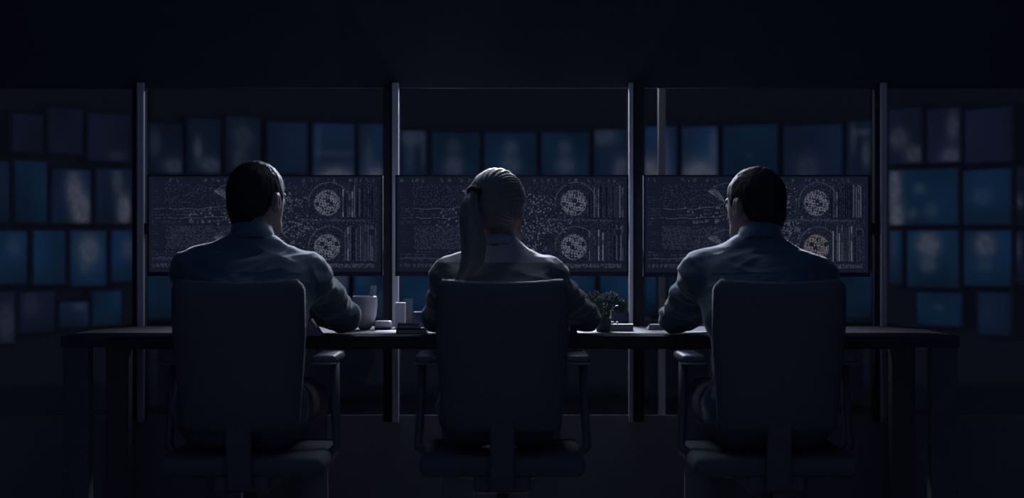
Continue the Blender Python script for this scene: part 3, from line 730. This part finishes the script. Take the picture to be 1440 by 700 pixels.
    Rt = R.T; L = [Rt[i, 0]*q[0]+Rt[i, 1]*q[1]+Rt[i, 2]*q[2] for i in range(3)]
    ys = [-.14, -.07, -.035, -.022, -.012, .022, .030, .055, .08, .12]
    zs = [-.082, -.086, -.075, -.03, .020, .022, .0, .045, .068, .072] if not female else [-.055, -.062, -.055, -.02, .006, .010, .02, .045, .07, .075]
    zc = np.interp(L[1].ravel(), ys, zs).reshape(L[1].shape)
    cut = (zc-L[2])*.7
    f.d = (-smin(-f.d, -cut, .004)).astype(np.float32) if False else np.maximum(f.d, cut.astype(np.float32))
    me = f.mesh('hair')
    Tl = V3(0, -.112, .020)
    def strands(p, nrm):
        l = Rt @ (np.array(p)-hc)
        if female:
            v = l-Tl; a = math.atan2(v[2], v[0]); rr = np.linalg.norm(v)
            return .0022*math.sin(a*46+3*math.sin(a*5+rr*20))+.0018*noise.noise(Vector((a*9, rr*9, 1)))-.010*math.exp(-(rr/.045)**2)*0
        return .0022*noise.noise(Vector((l[0]*70, l[1]*70, l[2]*25)))+.0012*noise.noise(Vector((l[0]*190, l[1]*190, l[2]*60)))
    displace(me, strands)
    hm = M['hair_blond'] if female else M['hair_dark']
    hair = link('hair', me, hm, root, smooth=True)
    if female:
        P = [(673, 268, 4.80), (665, 273, 4.775), (660, 288, 4.745), (662, 315, 4.715), (666, 343, 4.69), (664, 366, 4.665), (655, 384, 4.645), (641, 400, 4.635)]
        rad = [.013, .015, .024, .035, .037, .034, .024, .010]
        P = [Vector((X(a, D), D, Z(b, D))) for a, b, D in P]
        def at(t):
            t = t*(len(P)-1); i = min(int(t), len(P)-2); u = t-i
            p0, p1, p2, p3 = P[max(i-1, 0)], P[i], P[i+1], P[min(i+2, len(P)-1)]
            p = .5*((2*p1)+(p2-p0)*u+(2*p0-5*p1+4*p2-p3)*u*u+(3*p1-p0-3*p2+p3)*u**3)
            return p, rad[i]*(1-u)+rad[i+1]*u
        bm = bmesh.new()
        tube_bm(bm, [at(t)[0] for t in np.linspace(0, .97, 24)], [at(t)[1]*.78 for t in np.linspace(0, .97, 24)], 18)
        for s in range(150):
            ph = random.uniform(0, 2*PI); rr = random.uniform(.72, .97); end = random.uniform(.86, 1.0); tw = random.uniform(-.5, .5); r0 = random.uniform(.0022, .0042)
            pts = []; ra = []
            for t in np.linspace(0, end, 20):
                p, r = at(t); a = ph+tw*t
                pts.append(p+Vector((math.cos(a)*r*rr, math.sin(a)*r*rr*.75, .0)))
                ra.append(r0*(1-.75*max(0, t/end-.75)/.25))
            tube_bm(bm, pts, ra, 5)
        link('ponytail', me_bm('ponytail', bm), hm, hair, smooth=True)
        bm = bmesh.new(); c = at(.11)[0]; t = (at(.16)[0]-at(.06)[0]).normalized(); a = t.cross(Vector((0, 1, 0))).normalized(); b = t.cross(a)
        for o_ in (-.004, .004):
            tube_bm(bm, [c+t*o_+.0175*(math.cos(q_)*a+math.sin(q_)*b) for q_ in np.linspace(0, 2*PI, 25)[:-1]], .0065, 8, True)
        link('hair_tie', me_bm('hair_tie', bm), M['band'], hair, smooth=True)
    return root

ZD = .74
person('person', -.782, (X(362, 4.88), 4.88, 1.155), math.radians(-32), -.10, 1.0,
       [(-.955, 5.07, .801), (-.535, 5.075, .801)], [(-.85, 5.30, .802), (-.70, 5.28, .802)],
       'man in a pale shirt seated at the left, face turned right, elbow on the desk', M['shirt'], drop=(0, .018), nar=(0, .004))
person('person', -.035, (X(701, 4.87), 4.87, 1.131), math.radians(-30), -.06, .88,
       [(-.237, 5.065, .797), (.232, 5.065, .797)], [(-.13, 5.29, .805), (.09, 5.29, .805)],
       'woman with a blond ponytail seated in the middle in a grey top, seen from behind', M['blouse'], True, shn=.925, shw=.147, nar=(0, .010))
person('person', .745, (X(1061, 4.88), 4.88, 1.138), math.radians(38), -.10, 1.0,
       [(.520, 5.075, .797), (.930, 5.07, .797)], [(.66, 5.29, .802), (.83, 5.29, .802)],
       'man in a pale shirt seated at the right, face turned left with his ear showing', M['shirt'], drop=(.008, .030), nar=(0, .006))

# ================================================================ THINGS ON THE DESK
def lx(px, D): return X(px, D)
D = 5.42
cup = empty('cup', (X(513, D), D, ZD), 'tall white tapered cup on the desk right of the left man', 'cup')
bm = bmesh.new(); lathe_bm(bm, [(.015, 0), (.020, .002), (.030, .018), (.0395, .05), (.0425, .085), (.042, .108), (.0395, .113), (.037, .113), (.038, .10), (.037, .06), (.026, .012)], (X(513, D), D, ZD), 40)
link('cup_body', me_bm('cup', bm), M['white'], cup, smooth=True)
lathe('lid', [(.0365, .100), (.037, .104), (.030, .106)], (X(513, D), D, ZD), M['dark_cover'], cup, 36)
st = box('paddle', (X(524.5, D), D, ZD+.117), (.021, .004, .062), M['white'], None, Matrix.Rotation(.06, 4, 'Y'), .0015)
tag(st, 'flat pale stick standing up out of the tall white cup', 'stick')
D = 5.40
bx_ = empty('small_box', (X(538, D), D, ZD), 'low white rounded box on the desk right of the tall cup', 'box')
box2('box_base', (X(528, D), D-.03, ZD), (X(550, D), D+.03, ZD+.008), M['dark_cover'], bx_, bevel=.002)
box2('box_lid', (X(527, D), D-.032, ZD+.008), (X(551, D), D+.032, ZD+.030), M['white'], bx_, bevel=.007)
D = 5.50
c = box2('card_box', (X(556, D), D-.012, ZD), (X(570, D), D+.012, ZD+.088), M['white'], bevel=.002)
tag(c, 'upright white narrow box at the foot of the second post', 'box')
def notebook(x0, x1, y0, y1, z0, t, label, rot=0.):
    r = empty('notebook', ((x0+x1)/2, (y0+y1)/2, z0), label, 'notebook', 'dark notebooks stacked on the desk')
    bm = bmesh.new(); box_bm(bm, ((x0+x1)/2, (y0+y1)/2, z0+.0015), (x1-x0, y1-y0, .003)); box_bm(bm, ((x0+x1)/2, (y0+y1)/2, z0+t-.0015), (x1-x0, y1-y0, .003)); box_bm(bm, (x0+.002, (y0+y1)/2, z0+t/2), (.004, y1-y0, t))
    link('cover', me_bm('cover', bm), M['dark_cover'], r)
    box2('pages', (x0+.004, y0+.003, z0+.003), (x1-.003, y1-.003, z0+t-.003), M['paper'], r)
D = 5.12
notebook(X(557, D), X(600, D), D, D+.10, ZD, .016, 'lower dark notebook of the two stacked by the woman\'s left elbow')
notebook(X(558.5, D), X(590, D), D+.01, D+.09, ZD+.016, .016, 'smaller dark notebook lying on top of another beside the woman\'s left elbow')
D = 5.36
tb = empty('tumbler', (X(598, D), D, ZD), 'small dark glass tumbler half hidden by the woman\'s left arm', 'glass')
lathe('tumbler_body', [(.027, 0), (.029, .003), (.038, .060), (.0375, .060), (.028, .006)], (X(598, D), D, ZD), M['navy'], tb, 36)
tube('tumbler_rim', [(X(598, D)+.038*math.cos(a), D+.038*math.sin(a), ZD+.0605) for a in np.linspace(0, 2*PI, 37)[:-1]], .0014, M['rim'], tb, 6, True)
# potted plant
D = 5.28; pc = Vector((X(848.5, D), D, ZD))
pl = empty('potted_plant', pc, 'small bushy plant in a woven pot beside the woman\'s right elbow', 'plant')
lathe('pot', [(.021, 0), (.023, .002), (.026, .038), (.0275, .040), (.0275, .044), (.025, .044), (.024, .038)], pc, M['basket'], pl, 32)
lathe('soil', [(.024, .037), (.022, .039)], pc, M['soil'], pl, 24)
bm = bmesh.new()
for k in range(26):
    a = random.uniform(0, 2*PI); r = random.uniform(.01, .055); tip = pc+Vector((math.cos(a)*r*1.15, math.sin(a)*r*.8, random.uniform(.075, .10)))
    tube_bm(bm, [pc+Vector((math.cos(a)*.006, math.sin(a)*.006, .035)), pc.lerp(tip, .5)+Vector((math.cos(a)*.01, math.sin(a)*.01, .02)), tip], [.0015, .0013, .001], 5)
link('stems', me_bm('stems', bm), M['leaf'], pl)
bm = bmesh.new(); bt = bmesh.new()
for k in range(1900):
    # leaves on a lumpy dome
    u = random.uniform(0, 2*PI); v = random.uniform(-.35, 1) ; s_ = math.sqrt(max(0, 1-v*v*.9 if v > 0 else 1-v*v*3))
    n_ = Vector((math.cos(u)*s_, math.sin(u)*s_, max(v, -.3)))
    lump = 1+.16*math.sin(u*5)*math.cos(v*4)+.10*math.sin(u*9+1)
    rr = random.uniform(.55, 1)**.5
    p = pc+Vector((n_.x*.069, n_.y*.055, .078+n_.z*.048))*1.0
    p = pc+Vector((n_.x*.069*rr*lump, n_.y*.055*rr*lump, .078+n_.z*.046*rr*(lump if v > 0 else 1)))
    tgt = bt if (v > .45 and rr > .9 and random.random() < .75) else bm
    d = (n_+Vector((random.uniform(-.6, .6), random.uniform(-.6, .6), random.uniform(-.2, .7)))).normalized()
    w = d.cross(Vector((random.random(), random.random(), .3))).normalized()
    L = random.uniform(.006, .011)
    a = tgt.verts.new(p); b_ = tgt.verts.new(p+d*L*.5+w*L*.32); c_ = tgt.verts.new(p+d*L); e_ = tgt.verts.new(p+d*L*.5-w*L*.32)
    tgt.faces.new((a, b_, c_)); tgt.faces.new((a, c_, e_))
def raw(name, bm, m, parent):
    me = bpy.data.meshes.new(name); bm.to_mesh(me); bm.free(); o = link(name, me, m, parent); o['kind'] = 'stuff'; return o
raw('foliage', bm, M['leaf'], pl); t_ = raw('foliage_lit', bt, M['leaf_lit'], pl); t_['label'] = 'leaf tips coloured pale for the light on them'
# round-topped dark speaker with pale edge
D = 5.42
sp = empty('desk_speaker', (X(872, D), D, ZD), 'round-topped dark blue speaker with a pale rim behind the plant', 'speaker')
def arch(hw, ht, y0, y1, m, name):
    bm = bmesh.new(); out = [(-hw, 0)]+[(-hw*math.cos(a), ht-hw+hw*math.sin(a)) for a in np.linspace(0, PI, 21)]+[(hw, 0)]
    A = [bm.verts.new((X(872, D)+x, y0, ZD+z)) for x, z in out]; B = [bm.verts.new((X(872, D)+x, y1, ZD+z)) for x, z in out]
    bm.faces.new(A); bm.faces.new(B[::-1])
    for i in range(len(A)): j = (i+1) % len(A); bm.faces.new((A[i], B[i], B[j], A[j]))
    return link(name, me_bm(name, bm), m, sp)
arch(.031, .082, D+.002, D+.045, M['white'], 'casing'); arch(.0285, .079, D-.004, D+.004, M['navy'], 'front_grille')
D = 5.32
wb = empty('storage_tin', (X(873, D), D, ZD), 'low pale box on the desk between the plant and the third post', 'box')
box2('tin_base', (X(857, D), D-.025, ZD), (X(890, D), D+.025, ZD+.018), M['white'], wb, bevel=.003)
box2('tin_lid', (X(856.5, D), D-.026, ZD+.018), (X(890.5, D), D+.026, ZD+.023), M['white'], wb, bevel=.002)
for i, (px, w_) in enumerate(((861, .012), (868, .007))):
    e = box2('eraser', (X(px, D)-w_/2, D-.01, ZD+.023), (X(px, D)+w_/2, D+.01, ZD+.031), M['paper'], bevel=.002)
    tag(e, ('wider pale eraser on the left end of the low pale box', 'tiny pale eraser on the low pale box, right of a wider one')[i], 'eraser')
# mouse by the woman's right arm
D = 5.004; f = Field(V3(X(809, D)-.05, D-.03, ZD-.02), V3(X(809, D)+.05, D+.11, ZD+.06), .003)
f.ell((X(803, D), D+.035, ZD+.004), (.022, .033, .024), .01); f.d = np.maximum(f.d, (ZD+.001-f.ax[2])[None, None, :].astype(np.float32)+0*f.d)
ms = empty('computer_mouse', (X(803, D), D+.03, ZD), 'dark computer mouse at the desk edge inside the woman\'s right elbow', 'mouse')
link('mouse_shell', f.mesh('mouse'), M['navy'], ms, smooth=True)
tube('wheel', [(X(803, D)-.003, D+.045, ZD+.0235), (X(803, D)+.003, D+.045, ZD+.0235)], .006, M['rim'], ms, 12)
# folded white card by the left man
D = 5.02; xc = X(437, D)
bm = bmesh.new()
pr = [(-.034, 0), (.0, .052), (.036, 0)]
A = [bm.verts.new((xc+x, D, ZD+z)) for x, z in pr]; B = [bm.verts.new((xc+x, D+.055, ZD+z)) for x, z in pr]
for i in range(3): j = (i+1) % 3; bm.faces.new((A[i], B[i], B[j], A[j]))
bm.faces.new(A); bm.faces.new(B[::-1])
tag(link('folded_card', me_bm('folded_card', bm), M['paper'], None), 'folded white card standing on the desk inside the left man\'s right arm', 'card')
def sheet(cx_, cy_, w_, d_, rz, z0, label, name='paper_sheet', t=.0012):
    bm = bmesh.new(); box_bm(bm, (cx_, cy_, z0+t/2), (w_, d_, t), Matrix.Rotation(rz, 4, 'Z'))
    return tag(link(name, me_bm(name, bm), M['paper'], None), label, 'paper')
sheet(X(985, 5.15), 5.16, .12, .20, .15, ZD, 'white paper sheet lying between the right man\'s left arm and his chair')
sheet(X(560, 5.3), 5.30, .15, .10, -.05, ZD, 'white paper sheet on the desk behind the dark notebooks')
for i in range(3):
    sheet(X(922, 5.40)+.003*i, 5.40, .06-.004*i, .05, .1-.12*i, ZD+.006*i, ('lowest pale note pad of three stacked by the right man\'s left sleeve', 'middle pale note pad of three stacked by the right man\'s left sleeve', 'topmost pale note pad of three stacked by the right man\'s left sleeve')[i], 'note_pad', .006)
